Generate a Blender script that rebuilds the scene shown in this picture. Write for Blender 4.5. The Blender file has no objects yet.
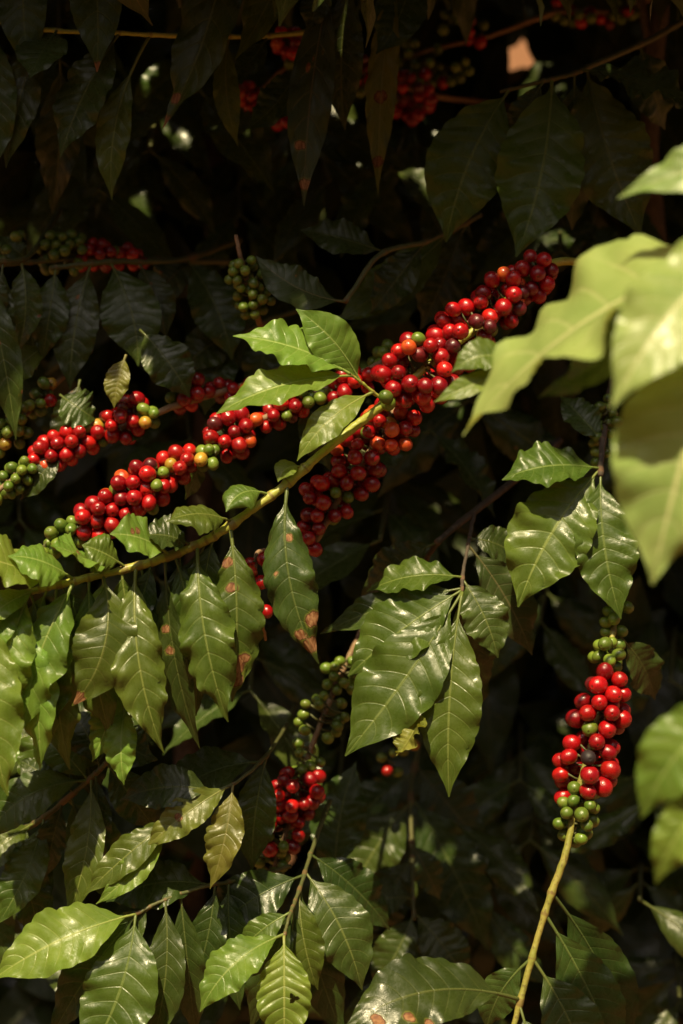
import bpy, math, random
import numpy as np
from mathutils import Vector, Matrix

random.seed(7)
RNG = np.random.default_rng(7)
R = math.radians
sc = bpy.context.scene
COL = sc.collection

# ------------------------------------------------------------------ camera
W_PX, H_PX, LENS, SENSOR = 683, 1024, 60.0, 36.0
F = H_PX * LENS / SENSOR
CAM = Vector((0, 0, 1.35))
PITCH = R(-5)
cd = bpy.data.cameras.new('camera')
cd.sensor_fit = 'VERTICAL'; cd.sensor_height = SENSOR; cd.lens = LENS
cd.clip_start = 0.05; cd.clip_end = 400
cd.dof.use_dof = True; cd.dof.focus_distance = 1.36; cd.dof.aperture_fstop = 3.8
cam = bpy.data.objects.new('camera', cd); COL.objects.link(cam)
cam.location = CAM; cam.rotation_euler = (R(90) + PITCH, 0, 0)
sc.camera = cam
FW = Vector((0, math.cos(PITCH), math.sin(PITCH)))
UP = Vector((0, -math.sin(PITCH), math.cos(PITCH)))
RT = Vector((1, 0, 0))

def P(px, py, d):
    return CAM + FW * d + RT * ((px - 341.5) / F * d) + UP * (-(py - 512) / F * d)

def proj(p):
    v = Vector(p) - CAM
    d = v.dot(FW)
    return 341.5 + v.dot(RT) / d * F, 512 - v.dot(UP) / d * F, d

# ------------------------------------------------------------------ materials
class NT:
    def __init__(s, name):
        s.m = bpy.data.materials.new(name); s.m.use_nodes = True
        s.t = s.m.node_tree; s.t.nodes.clear()
        s.out = s.t.nodes.new('ShaderNodeOutputMaterial')
    def n(s, typ, **kw):
        nd = s.t.nodes.new('ShaderNode' + typ)
        for k, v in kw.items():
            if k.startswith('i_'):
                nd.inputs[k[2:].replace('_', ' ')].default_value = v
            else:
                setattr(nd, k, v)
        return nd
    def l(s, a, b): s.t.links.new(a, b)
    def math(s, op, a, b=None, c=None, clamp=False):
        nd = s.t.nodes.new('ShaderNodeMath'); nd.operation = op; nd.use_clamp = clamp
        for i, x in enumerate((a, b, c)):
            if x is None: continue
            if isinstance(x, (int, float)): nd.inputs[i].default_value = x
            else: s.l(x, nd.inputs[i])
        return nd.outputs[0]
    def mix(s, f, a, b):
        nd = s.t.nodes.new('ShaderNodeMix'); nd.data_type = 'RGBA'
        for sock, x in ((nd.inputs[0], f), (nd.inputs[6], a), (nd.inputs[7], b)):
            if isinstance(x, (int, float)): sock.default_value = x
            elif isinstance(x, tuple): sock.default_value = (*x, 1)
            else: s.l(x, sock)
        return nd.outputs[2]
    def rng(s, x, a, b, c=0.0, d=1.0, smooth=True):
        nd = s.t.nodes.new('ShaderNodeMapRange')
        if smooth: nd.interpolation_type = 'SMOOTHSTEP'
        s.l(x, nd.inputs[0])
        for i, v in enumerate((a, b, c, d)): nd.inputs[i + 1].default_value = v
        return nd.outputs[0]
    def noise(s, vec, scale, detail=3, rough=.5):
        nd = s.n('TexNoise'); nd.inputs['Scale'].default_value = scale
        nd.inputs['Detail'].default_value = detail; nd.inputs['Roughness'].default_value = rough
        if vec is not None: s.l(vec, nd.inputs['Vector'])
        return nd.outputs['Fac']

NV = 10.0   # pairs of side veins

def leaf_material(name, dark, light, vein, back, rough=.34, trans=.22, tcol=None, spots=0.0, sheen=0.36):
    k = NT(name)
    uv = k.n('UVMap').outputs[0]
    oi = k.n('ObjectInfo')
    rnd = oi.outputs['Random']
    sep = k.n('SeparateXYZ'); k.l(uv, sep.inputs[0])
    u, v = sep.outputs[0], sep.outputs[1]
    s = k.math('ABSOLUTE', k.math('MULTIPLY_ADD', v, 2.0, -1.0))
    s2 = k.math('MULTIPLY', s, s)
    off = k.math('ADD', k.math('MULTIPLY', s, .07), k.math('MULTIPLY', s2, .07))
    nva = k.math('MAXIMUM', k.n('Attribute', attribute_name='veins').outputs['Fac'], 8.0)
    t = k.math('MULTIPLY', k.math('SUBTRACT', u, off), nva)
    fr = k.math('ABSOLUTE', k.math('SUBTRACT', k.math('FRACT', k.math('ADD', t, .5)), .5))
    vm = k.rng(fr, .02, .075, 1, 0)
    vm = k.math('MULTIPLY', vm, k.rng(s, .55, .95, 1, .1))
    mid = k.rng(s, .018, .05, 1, 0)
    # coordinates for mottling: the leaf's own uv shifted by the object's random number
    sh = k.n('CombineXYZ'); k.l(u, sh.inputs[0]); k.l(k.math('MULTIPLY', v, .45), sh.inputs[1])
    k.l(k.math('MULTIPLY', rnd, 37.0), sh.inputs[2])
    vec = sh.outputs[0]
    n1 = k.noise(vec, 3.2, 4, .6)
    n2 = k.noise(vec, 22, 4, .6)
    n3 = k.noise(vec, 90, 2, .5)
    f = k.math('ADD', k.math('MULTIPLY', k.rng(n1, .3, .7), .65), k.math('MULTIPLY', n2, .35))
    col = k.mix(f, dark, light)
    col = k.mix(k.math('MULTIPLY', vm, .28), col, vein)
    col = k.mix(k.math('MULTIPLY', mid, .9), col, vein)
    # small dusty flecks and scars
    fl = k.rng(n3, .68, .78)
    col = k.mix(k.math('MULTIPLY', fl, .22), col, (.30, .28, .16))
    hsv = k.n('HueSaturation')
    k.l(k.math('MULTIPLY_ADD', rnd, .035, .482), hsv.inputs['Hue'])
    k.l(k.math('MULTIPLY_ADD', k.math('FRACT', k.math('MULTIPLY', rnd, 7.13)), .45, .75), hsv.inputs['Value'])
    hsv.inputs['Saturation'].default_value = .95
    k.l(col, hsv.inputs['Color']); col = hsv.outputs[0]
    # blight: painted patches (attribute) broken up by noise, brown inside with a yellow rim
    at = k.n('Attribute', attribute_name='damage')
    n4 = k.noise(vec, 11, 4, .55)
    dmg = k.math('ADD', at.outputs['Fac'], k.math('MULTIPLY', k.math('SUBTRACT', n4, .5), 1.1))
    dmg = k.math('MULTIPLY', dmg, k.rng(at.outputs['Fac'], .0, .08))
    if spots > 0:
        vo = k.n('TexVoronoi'); vo.inputs['Scale'].default_value = 7.0; k.l(vec, vo.inputs['Vector'])
        gate = k.rng(k.noise(vec, 5.0, 1), .60, .66)
        sp = k.math('MULTIPLY', k.rng(vo.outputs['Distance'], .05 * spots, .28 * spots, 1, 0), gate)
        dmg = k.math('MAXIMUM', dmg, sp)
    rim = k.rng(dmg, .28, .46)
    rim = k.math('MULTIPLY', rim, k.rng(at.outputs['Fac'], .02, .1) if spots <= 0 else 1.0)
    core = k.math('MULTIPLY', k.rng(dmg, .48, .58), 1.0)
    col = k.mix(k.math('MULTIPLY', rim, .5), col, (.20, .19, .03))
    brown = k.mix(k.rng(n2, .35, .65), (.16, .055, .018), (.36, .19, .085))
    brown = k.mix(k.rng(dmg, .56, .74), (.07, .022, .008), brown)
    col = k.mix(core, col, brown)
    bf = k.n('NewGeometry').outputs['Backfacing']
    bcol = k.mix(k.math('MAXIMUM', k.math('MULTIPLY', vm, .6), mid), back, vein)
    col = k.mix(k.math('MULTIPLY', bf, .8), col, bcol)
    pb = k.n('BsdfPrincipled')
    k.l(col, pb.inputs['Base Color'])
    rg = k.math('ADD', k.math('MULTIPLY', k.rng(n2, .35, .65), .20), rough - .09)
    rg = k.math('ADD', rg, k.math('MULTIPLY', core, .4))
    rg = k.math('ADD', rg, k.math('MULTIPLY', bf, .2))
    k.l(rg, pb.inputs['Roughness'])
    pb.inputs['Specular IOR Level'].default_value = sheen
    bh = k.math('ADD', k.math('MULTIPLY', vm, -.6), k.math('MULTIPLY', n2, .55))
    bh = k.math('ADD', bh, k.math('MULTIPLY', n3, .25))
    bp = k.n('Bump'); bp.inputs['Strength'].default_value = .35; bp.inputs['Distance'].default_value = .0012
    k.l(bh, bp.inputs['Height']); k.l(bp.outputs[0], pb.inputs['Normal'])
    tr = k.n('BsdfTranslucent')
    tc = k.mix(core, tcol or light, (.12, .04, .01))
    tc = k.mix(k.math('MULTIPLY', k.math('MAXIMUM', vm, mid), .5), tc, vein)
    k.l(tc, tr.inputs[0])
    ms = k.n('MixShader'); ms.inputs[0].default_value = trans
    k.l(pb.outputs[0], ms.inputs[1]); k.l(tr.outputs[0], ms.inputs[2])
    k.l(ms.outputs[0], k.out.inputs[0])
    return k.m

M = {}
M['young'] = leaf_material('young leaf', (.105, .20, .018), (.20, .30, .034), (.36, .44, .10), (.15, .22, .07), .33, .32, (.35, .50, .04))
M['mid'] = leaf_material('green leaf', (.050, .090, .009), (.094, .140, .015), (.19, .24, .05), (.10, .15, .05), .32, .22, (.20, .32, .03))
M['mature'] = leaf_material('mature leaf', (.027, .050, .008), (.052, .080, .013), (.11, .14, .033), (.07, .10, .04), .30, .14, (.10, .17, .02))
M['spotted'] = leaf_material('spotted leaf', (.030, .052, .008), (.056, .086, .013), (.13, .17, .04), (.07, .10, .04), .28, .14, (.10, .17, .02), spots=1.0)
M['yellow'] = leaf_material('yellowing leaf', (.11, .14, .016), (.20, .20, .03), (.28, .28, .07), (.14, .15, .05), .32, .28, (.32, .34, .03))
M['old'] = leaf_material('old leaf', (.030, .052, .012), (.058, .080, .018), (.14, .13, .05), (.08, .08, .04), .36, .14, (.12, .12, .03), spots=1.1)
M['fresh'] = leaf_material('pale young leaf', (.20, .33, .075), (.34, .45, .13), (.60, .62, .28), (.26, .32, .12), .34, .34, (.52, .60, .12))  # paler and brighter lime than the other young leaves

def stem_material(name, a, b, spot, rough=.5, sc_=60):
    k = NT(name)
    tc = k.n('TexCoord').outputs['Object']
    n1 = k.noise(tc, sc_, 4, .6); n2 = k.noise(tc, sc_ * 6, 3, .6)
    col = k.mix(k.rng(n1, .35, .65), a, b)
    col = k.mix(k.math('MULTIPLY', k.rng(n2, .56, .66), .7), col, spot)
    at = k.n('Attribute', attribute_name='node')
    col = k.mix(k.math('MULTIPLY', k.rng(k.math('ADD', at.outputs['Fac'], k.math('MULTIPLY', k.math('SUBTRACT', n1, .5), .6)), .7, .95), .6), col, (.17, .09, .04))
    pb = k.n('BsdfPrincipled'); k.l(col, pb.inputs['Base Color']); pb.inputs['Roughness'].default_value = rough
    bp = k.n('Bump'); bp.inputs['Strength'].default_value = .5; bp.inputs['Distance'].default_value = .001
    k.l(n2, bp.inputs['Height']); k.l(bp.outputs[0], pb.inputs['Normal'])
    k.l(pb.outputs[0], k.out.inputs[0])
    return k.m
M['green_stem'] = stem_material('green stem', (.33, .37, .05), (.42, .42, .08), (.26, .24, .06), .42)
M['olive_stem'] = stem_material('olive stem', (.24, .25, .045), (.34, .30, .07), (.14, .09, .035), .5)
M['tan_stem'] = stem_material('woody stem', (.30, .20, .11), (.22, .13, .07), (.10, .055, .03), .7)
M['bark'] = stem_material('bark', (.085, .062, .042), (.05, .038, .026), (.13, .10, .07), .85, 30)
M['dull_stem'] = stem_material('dull stem', (.07, .085, .025), (.10, .10, .03), (.08, .055, .03), .55)

def cherry_material(name, ramp, disc, rough=.24, blush=None, bl=0.0, coat=.45):
    k = NT(name)
    tc = k.n('TexCoord').outputs['Object']
    rnd = k.n('ObjectInfo').outputs['Random']
    cr = k.n('ValToRGB'); e = cr.color_ramp.elements
    while len(e) < len(ramp): e.new(.5)
    for i, c in enumerate(ramp):
        e[i].position = i / (len(ramp) - 1); e[i].color = (*c, 1)
    k.l(rnd, cr.inputs[0])
    col = cr.outputs[0]
    ad = k.n('VectorMath', operation='ADD'); k.l(tc, ad.inputs[0])
    cx = k.n('CombineXYZ'); k.l(k.math('MULTIPLY', rnd, 91.0), cx.inputs[0]); k.l(cx.outputs[0], ad.inputs[1])
    n = k.noise(ad.outputs[0], 1.1, 2); n2 = k.noise(ad.outputs[0], 7, 3)
    if blush: col = k.mix(k.math('MULTIPLY', k.rng(n, .48, .68), bl), col, blush)
    col = k.mix(k.math('MULTIPLY', k.rng(n2, .62, .72), .35), col, tuple(x * .45 for x in ramp[0]))
    sep = k.n('SeparateXYZ'); k.l(tc, sep.inputs[0])
    rr = k.math('SQRT', k.math('ADD', k.math('POWER', sep.outputs[0], 2.0), k.math('POWER', sep.outputs[1], 2.0)))
    top = k.math('MULTIPLY', k.math('MULTIPLY', k.rng(rr, .08, .16, 1, 0), .75), k.math('GREATER_THAN', sep.outputs[2], .5))
    col = k.mix(top, col, disc)
    hsv = k.n('HueSaturation'); hsv.inputs['Hue'].default_value = .5
    k.l(k.math('MULTIPLY_ADD', k.math('FRACT', k.math('MULTIPLY', rnd, 5.7)), .5, .72), hsv.inputs['Value'])
    k.l(col, hsv.inputs['Color'])
    pb = k.n('BsdfPrincipled'); k.l(hsv.outputs[0], pb.inputs['Base Color'])
    k.l(k.math('ADD', k.math('MULTIPLY', n2, .16), rough - .04), pb.inputs['Roughness'])
    pb.inputs['Coat Weight'].default_value = coat; pb.inputs['Coat Roughness'].default_value = .07
    bp = k.n('Bump'); bp.inputs['Strength'].default_value = .12; bp.inputs['Distance'].default_value = .2
    k.l(n2, bp.inputs['Height']); k.l(bp.outputs[0], pb.inputs['Normal'])
    k.l(pb.outputs[0], k.out.inputs[0])
    return k.m
CM = {
    'red': cherry_material('red cherry skin', [(.30, .003, .006), (.42, .006, .007), (.48, .012, .008), (.22, .003, .007), (.36, .005, .007)], (.05, .012, .01), .24, (.20, .004, .008), .6),
    'orange': cherry_material('orange cherry skin', [(.55, .06, .012), (.60, .12, .02), (.52, .035, .012)], (.06, .03, .01), .28, (.50, .02, .01), .7),
    'yellow': cherry_material('yellow cherry skin', [(.36, .27, .03), (.44, .26, .03)], (.06, .04, .01), .3, (.45, .12, .02), .6),
    'green': cherry_material('green cherry skin', [(.10, .18, .016), (.16, .23, .028), (.08, .15, .016)], (.05, .045, .015), .30, (.22, .24, .04), .5, .15),
    'maroon': cherry_material('overripe cherry skin', [(.10, .008, .012), (.15, .010, .012)], (.02, .01, .01), .32, (.05, .008, .01), .6),
    'black': cherry_material('dried cherry skin', [(.018, .012, .014), (.03, .018, .02)], (.01, .01, .01), .5, None, 0, 0),
}

# ------------------------------------------------------------------ mesh helpers
def mesh_from(name, verts, faces, mat, uvs=None, attr=None, smooth=True):
    me = bpy.data.meshes.new(name)
    me.from_pydata([tuple(v) for v in verts], [], faces)
    if uvs is not None:
        lay = me.uv_layers.new(name='UVMap')
        idx = np.empty(len(me.loops), dtype=np.int32); me.loops.foreach_get('vertex_index', idx)
        lay.data.foreach_set('uv', np.asarray(uvs, dtype=np.float32)[idx].ravel())
    if attr:
        for an, vals in attr.items():
            a = me.attributes.new(an, 'FLOAT', 'POINT'); a.data.foreach_set('value', np.asarray(vals, dtype=np.float32))
    if smooth: me.polygons.foreach_set('use_smooth', [True] * len(me.polygons))
    me.materials.append(mat)
    me.update()
    return me

def obj(name, me, parent=None, loc=(0, 0, 0)):
    o = bpy.data.objects.new(name, me); COL.objects.link(o)
    if parent is not None:
        o.parent = parent
    o.location = loc
    return o

def tag(o, label, cat, group=None, kind=None):
    o['label'] = label; o['category'] = cat
    if group: o['group'] = group
    if kind: o['kind'] = kind

def catmull(pts, per=8):
    pts = [np.array(p, float) for p in pts]
    ext = [2 * pts[0] - pts[1]] + pts + [2 * pts[-1] - pts[-2]]
    out = []
    for i in range(1, len(ext) - 2):
        p0, p1, p2, p3 = ext[i - 1:i + 3]
        for j in range(per):
            t = j / per
            out.append(.5 * ((2 * p1) + (-p0 + p2) * t + (2 * p0 - 5 * p1 + 4 * p2 - p3) * t * t + (-p0 + 3 * p1 - 3 * p2 + p3) * t ** 3))
    out.append(pts[-1])
    return np.array(out)

def tube(path, rad, sides=8):
    path = np.asarray(path, float); n = len(path)
    T = np.gradient(path, axis=0); T /= np.linalg.norm(T, axis=1)[:, None] + 1e-12
    ref = np.array([.31, .17, .93]); ref /= np.linalg.norm(ref)
    vs, fs = [], []
    N = np.cross(T[0], ref); N /= np.linalg.norm(N)
    for i in range(n):
        N = N - T[i] * N.dot(T[i]); N /= np.linalg.norm(N) + 1e-12
        B = np.cross(T[i], N)
        for j in range(sides):
            a = 2 * math.pi * j / sides
            vs.append(path[i] + rad[i] * (math.cos(a) * N + math.sin(a) * B))
    for i in range(n - 1):
        for j in range(sides):
            a = i * sides + j; b = i * sides + (j + 1) % sides
            fs.append((a, b, b + sides, a + sides))
    fs.append(tuple(range(sides - 1, -1, -1))); fs.append(tuple((n - 1) * sides + j for j in range(sides)))
    return vs, fs

PROF_U = np.array([0, .04, .1, .18, .28, .38, .48, .58, .68, .78, .86, .92, .96, 1.0])
PROF_W = np.array([.02, .13, .35, .61, .84, .96, 1.0, .96, .82, .58, .33, .155, .08, .012])
def NVL(seed): return 8.6 + (seed * 7 % 11) * .28
def profile(u):
    uu = np.linspace(0, 1, 200); w = np.interp(uu, PROF_U, PROF_W)
    kk = np.ones(9) / 9; ws = np.convolve(np.pad(w, 4, mode='edge'), kk, 'valid')
    return np.interp(u, uu, ws)

def leaf_geo(P0, C, P1, hw, hint, roll=0., twist=0., fold=15., wave=1., quilt=1., pf=.08, nu=48, nv=14, seed=0, curl=0.,
             damage=(), holes=(), pet=.0011, skew=0.):
    """A leaf blade with its petiole and midrib; returns verts, faces, uvs, damage."""
    rs = np.random.default_rng(seed)
    P0, C, P1, hint = (np.array(x, float) for x in (P0, C, P1, hint))
    def bz(t): return (1 - t) ** 2 * P0 + 2 * t * (1 - t) * C + t * t * P1
    def bt(t):
        d = 2 * (1 - t) * (C - P0) + 2 * t * (P1 - C); return d / (np.linalg.norm(d) + 1e-12)
    def frame(t, u):
        T = bt(t); N = hint - hint.dot(T) * T; N /= np.linalg.norm(N) + 1e-12
        a = R(roll + twist * u); B = np.cross(T, N)
        N2 = math.cos(a) * N + math.sin(a) * B
        return T, N2, np.cross(T, N2)
    us = np.linspace(0, 1, nu + 1); vs_ = np.linspace(-1, 1, nv + 1)
    vs_ = np.sign(vs_) * np.abs(vs_) ** .9
    prof = profile(us)
    ph = rs.uniform(0, 6.28, 6); fq = rs.uniform(2.2, 3.8, 2); fq2 = rs.uniform(5, 7.5, 2)
    L = np.linalg.norm(P1 - P0)
    amp = wave * hw * .19
    asym = rs.uniform(-.06, .06)
    V, UV, D, Fc = [], [], [], []
    nvl = NVL(seed)
    qs = 1 + .35 * np.sin(np.linspace(0, rs.uniform(5, 9), nu + 1) + rs.uniform(0, 6))
    for i, u in enumerate(us):
        t = pf + (1 - pf) * u
        T, N, B = frame(t, u)
        c = bz(t)
        env = math.sin(math.pi * min(1, u * 1.02)) ** .5 if 0 < u < 1 else 0
        for v in vs_:
            s = abs(v); sd = 0 if v < 0 else 1
            tv = (u - .07 * s - .07 * s * s) * nvl + (0 if v > 0 else .0)
            q = abs(math.sin(math.pi * tv)) ** .7
            scal = 1 + .055 * wave * (q - .5) * s * s
            w = hw * prof[i] * scal * (1 + asym * (1 if v > 0 else -1))
            a = R(fold) * (1 - .45 * s) + R(curl) * s * s
            x = w * s * math.cos(a); z = w * s * math.sin(a)
            wv = math.sin(2 * math.pi * fq[sd] * u + ph[sd]) * .7 + math.sin(2 * math.pi * fq2[sd] * u + ph[2 + sd]) * .35
            z += amp * wv * s ** 2.0 * env
            z += amp * .42 * wave * (q - .5) * s ** 3 * env
            z += qs[i] * quilt * hw * .036 * (q - .6) * math.sin(math.pi * min(1, s * 1.02)) ** .7 * env
            p = c + B * (x if v > 0 else -x) + N * z
            V.append(p); UV.append((u, v * .5 + .5))
            dm = 0
            for (du, dv, dr) in damage:
                dd = math.hypot((u - du) * L, (v - dv) * hw * prof[i]) / (dr * .001)
                dm = max(dm, min(1, max(0, 1.45 - dd)))
            D.append(dm)
    m = nv + 1
    for i in range(nu):
        for j in range(nv):
            uc = (us[i] + us[i + 1]) / 2; vc = (vs_[j] + vs_[j + 1]) / 2
            skip = False
            for (du, dv, dr) in holes:
                ang = math.atan2((uc - du) * L, (vc - dv) * hw)
                if math.hypot((uc - du) * L, (vc - dv) * hw * profile(uc)) < dr * .001 * (1 + .35 * math.sin(3 * ang + du * 9)): skip = True
            if skip: continue
            a = i * m + j
            Fc.append((a, a + 1, a + m + 1, a + m))
    # petiole and midrib
    tt = np.concatenate([np.linspace(0, pf, 5)[:-1], np.linspace(pf, .95, 22)])
    path, rad = [], []
    for t in tt:
        u = max(0, (t - pf) / (1 - pf))
        T, N, B = frame(t, u)
        path.append(bz(t) - N * (.0004 if t > pf else 0))
        rad.append(pet * (1.25 - .25 * min(1, t / max(pf, .01))) if t <= pf else pet * (.95 - .7 * u))
    tv, tf = tube(path, rad, 6)
    base = len(V)
    V += tv; Fc += [tuple(base + q for q in f) for f in tf]
    UV += [(max(0, (t - pf) / (1 - pf)), .5) for t in tt for _ in range(6)]
    D += [0] * len(tv)
    return V, Fc, UV, D

def lm_to(V, origin): return [np.asarray(v) - np.asarray(origin) for v in V]

# cherries ---------------------------------------------------------
def cherry_mesh(seed):
    rs = np.random.default_rng(seed); n = 20; rings = 13
    prof = [(0, -1.0)]
    for i in range(1, rings):
        a = math.pi * i / rings
        prof.append((math.sin(a) ** .93, -math.cos(a)))
    prof += [(.15, .985), (.10, .955), (.05, .96)]
    V = [(0, 0, -1.0)]; F_ = []
    lob = rs.uniform(.0, .035); ph = rs.uniform(0, 6.28)
    for (r, z) in prof[1:]:
        for j in range(n):
            a = 2 * math.pi * j / n
            k = 1 + lob * math.cos(2 * a + ph)
            V.append((r * k * math.cos(a), r / k * math.sin(a), z))
    V.append((0, 0, .96))
    for j in range(n): F_.append((0, 1 + (j + 1) % n, 1 + j))
    for i in range(len(prof) - 2):
        for j in range(n):
            a = 1 + i * n + j; b = 1 + i * n + (j + 1) % n
            F_.append((a, b, b + n, a + n))
    last = 1 + (len(prof) - 2) * n
    for j in range(n): F_.append((last + j, last + (j + 1) % n, len(V) - 1))
    return V, F_
CH = {}
for kname, mt in CM.items():
    CH[kname] = [mesh_from(kname + ' cherry', *cherry_mesh(s), mt) for s in range(3)]
CNAME = {'red': 'red_cherry', 'orange': 'orange_cherry', 'yellow': 'yellow_cherry', 'green': 'green_cherry', 'maroon': 'dark_red_cherry', 'black': 'dried_cherry'}
PAL = {
    'R': dict(red=.87, maroon=.06, orange=.03, green=.04),
    'RM': dict(red=.75, maroon=.12, orange=.03, green=.10),
    'RO': dict(red=.72, orange=.16, green=.05, maroon=.07),
    'RG': dict(red=.62, green=.28, yellow=.05, maroon=.05),
    'RK': dict(red=.84, black=.03, maroon=.05, green=.08),
    'G': dict(green=1.0),
    'GY': dict(green=.88, yellow=.10, red=.02),
    'GR': dict(green=.72, red=.24, yellow=.04),
    'O': dict(red=.4, orange=.3, yellow=.2, green=.1),
}

# ------------------------------------------------------------------ branch builder
SEED = [100]
def nseed():
    SEED[0] += 1; return SEED[0]

def leaf_dict(x0, y0, x1, y1, w, b=0, dd=0, a=10, r=0, f=14, m='mature', wv=1., q=1., pf=.07, tw=0, cu=0, dm=(), ho=(), d=None, s=None, up=.5, lb=None, pet=1.1):
    return dict(x0=x0, y0=y0, x1=x1, y1=y1, w=w, b=b, dd=dd, a=a, r=r, f=f, m=m, wv=wv, q=q, pf=pf, tw=tw, cu=cu, dm=dm, ho=ho, d=d, s=s, up=up, lb=lb, pet=pet)
L = leaf_dict

def make_branch(label, stem, leaves=(), clusters=(), mat='dull_stem', group=None, twigs=(), cherry_r=7.2, name='coffee_branch', nu=48, sway=1.0, rscale=1.0):
    """stem: [(px,py,depth,radius_mm)...]; twigs: more such lines, joined to the stem."""
    base = P(*stem[0][:3])
    root = bpy.data.objects.new(name, None); COL.objects.link(root); root.location = base
    root.empty_display_size = .03
    tag(root, label, 'branch', group)
    b = np.array(base)
    lines = []
    for li, ln in enumerate((stem,) + tuple(twigs)):
        pr = catmull([(*P(*q[:3]), q[3] * .001 * rscale) for q in ln], 10)
        path, rad = pr[:, :3], pr[:, 3].copy()
        jit = RNG.normal(0, 1, (len(path), 3)) * .0002 * sway
        path = path + jit
        node = np.zeros(len(path))
        att = [np.array(P(l['x0'], l['y0'], l['d'] or 0)) for l in leaves if l['d']]
        lines.append([path, rad, node])
    # depth of a leaf's foot: the nearest point of any line in the picture plane
    allp = np.concatenate([ln[0] for ln in lines])
    pj = np.array([proj(Vector(p)) for p in allp])
    for l in leaves:
        i = np.argmin((pj[:, 0] - l['x0']) ** 2 + (pj[:, 1] - l['y0']) ** 2)
        if l['d'] is None: l['d'] = pj[i, 2]
        foot = np.array(P(l['x0'], l['y0'], l['d']))
        if np.hypot(pj[i, 0] - l['x0'], pj[i, 1] - l['y0']) < 26: l['foot'] = allp[i]
        else: l['foot'] = foot
        for ln in lines:
            dist = np.linalg.norm(ln[0] - l['foot'], axis=1)
            k = np.exp(-(dist / .0034) ** 2)
            ln[2] = np.maximum(ln[2], k)
    for path, rad, node in lines:
        rr = rad * (1 + .34 * node) * (1 + .05 * np.sin(np.arange(len(rad)) * .37))
        vs, fs = tube(path - b, rr, 10)
        me = mesh_from('stem', vs, fs, M[mat], attr={'node': np.repeat(node, 10)})
        obj('stem', me, root)
    for l in leaves:
        add_leaf(root, b, l, nu)
    # cherries
    if clusters:
        C, Rr, cid, kinds, seg = [], [], [], [], []
        for ci, c in enumerate(clusters):
            x0, y0, x1, y1, d, n, w, pal = c[:8]
            rs_ = (c[8] if len(c) > 8 else cherry_r) * .00089; n = int(n * 1.14 + .5)
            A = np.array(P(x0, y0, d)); B = np.array(P(x1, y1, c[9] if len(c) > 9 else d))
            ax = B - A; ln_ = np.linalg.norm(ax) + 1e-9; ax /= ln_
            names = list(PAL[pal].keys()); pw = np.array(list(PAL[pal].values())); pw /= pw.sum()
            hw = max(w * .5 / F * d - rs_, .004)
            for k in range(n):
                t = (k + RNG.uniform(0, 1)) / n
                hwk = hw * (.5 + .62 * math.sin(math.pi * t) ** .6)
                rv = RNG.normal(0, 1, 3); rv -= rv.dot(ax) * ax; rv /= np.linalg.norm(rv)
                C.append(A + ax * ln_ * t + rv * hwk * RNG.uniform(.75, 1.1))
                kd = RNG.choice(names, p=pw)
                rr = rs_ * RNG.uniform(.84, 1.07)
                if kd in ('green',): rr *= .88
                if kd in ('black', 'maroon'): rr *= .9
                Rr.append(rr); cid.append(ci); kinds.append(kd); seg.append((A, ax, ln_, hwk))
        C = np.array(C); Rr = np.array(Rr)
        A_ = np.array([s_[0] for s_ in seg]); X_ = np.array([s_[1] for s_ in seg]); L_ = np.array([s_[2] for s_ in seg]); H_ = np.array([s_[3] for s_ in seg])
        for it in range(140):
            D = C[:, None] - C[None]; dist = np.linalg.norm(D, axis=2) + np.eye(len(C)) * 9
            ov = (Rr[:, None] + Rr[None]) * .97 - dist
            push = np.where(ov > 0, ov, 0)
            C += (D / dist[..., None] * push[..., None]).sum(1) * .42
            t = np.clip(((C - A_) * X_).sum(1), -.002, L_ + .002)
            ax_p = A_ + X_ * t[:, None]; rv = C - ax_p; rd = np.linalg.norm(rv, axis=1) + 1e-9
            rv = rv / rd[:, None]
            far = np.maximum(rd - H_, 0); near = np.maximum((Rr + .002) - rd, 0)
            C += rv * (near * .5 - far * (.22 if it < 110 else .02))[:, None]
        for ci, c in enumerate(clusters):
            ids = [i for i in range(len(C)) if cid[i] == ci]
            if not ids: continue
            A, ax, ln_, hw = seg[ids[0]]
            org = A + ax * ln_ * .5
            V_, F_ = [], []
            info = []
            for i in ids:
                t = np.clip(((C[i] - A) * ax).sum() + RNG.uniform(-.004, .004), 0, ln_)
                foot = A + ax * t
                out = C[i] - foot; out /= np.linalg.norm(out) + 1e-9
                out = out + np.array([0, 0, -.25]) + RNG.normal(0, .22, 3); out /= np.linalg.norm(out)
                a0 = C[i] - out * Rr[i] * 1.02
                tv, tf = tube([foot - org, (foot + a0) / 2 + np.array([0, 0, -.0008]) - org, a0 - org], [.0011, .0008, .0011], 5)
                b0 = len(V_); V_ += tv; F_ += [tuple(b0 + q for q in f) for f in tf]
                info.append((i, out))
            cl = obj('cherry_cluster', mesh_from('cherry stalks', V_, F_, M['dull_stem'] if pal != 'R' else M['tan_stem']), root, org - b)
            for i, out in info:
                kd = kinds[i]
                o = obj(CNAME[kd], CH[kd][i % 3], cl)
                q = Vector(out).to_track_quat('Z', 'Y').to_matrix() @ Matrix.Rotation(RNG.uniform(0, 6.28), 3, 'Z')
                s_ = Rr[i]
                el = RNG.uniform(1.04, 1.20)
                mt = Matrix.Translation(Vector(C[i] - org)) @ q.to_4x4() @ Matrix.Diagonal((s_, s_, s_ * el, 1))
                o.matrix_local = mt
    return root

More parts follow.
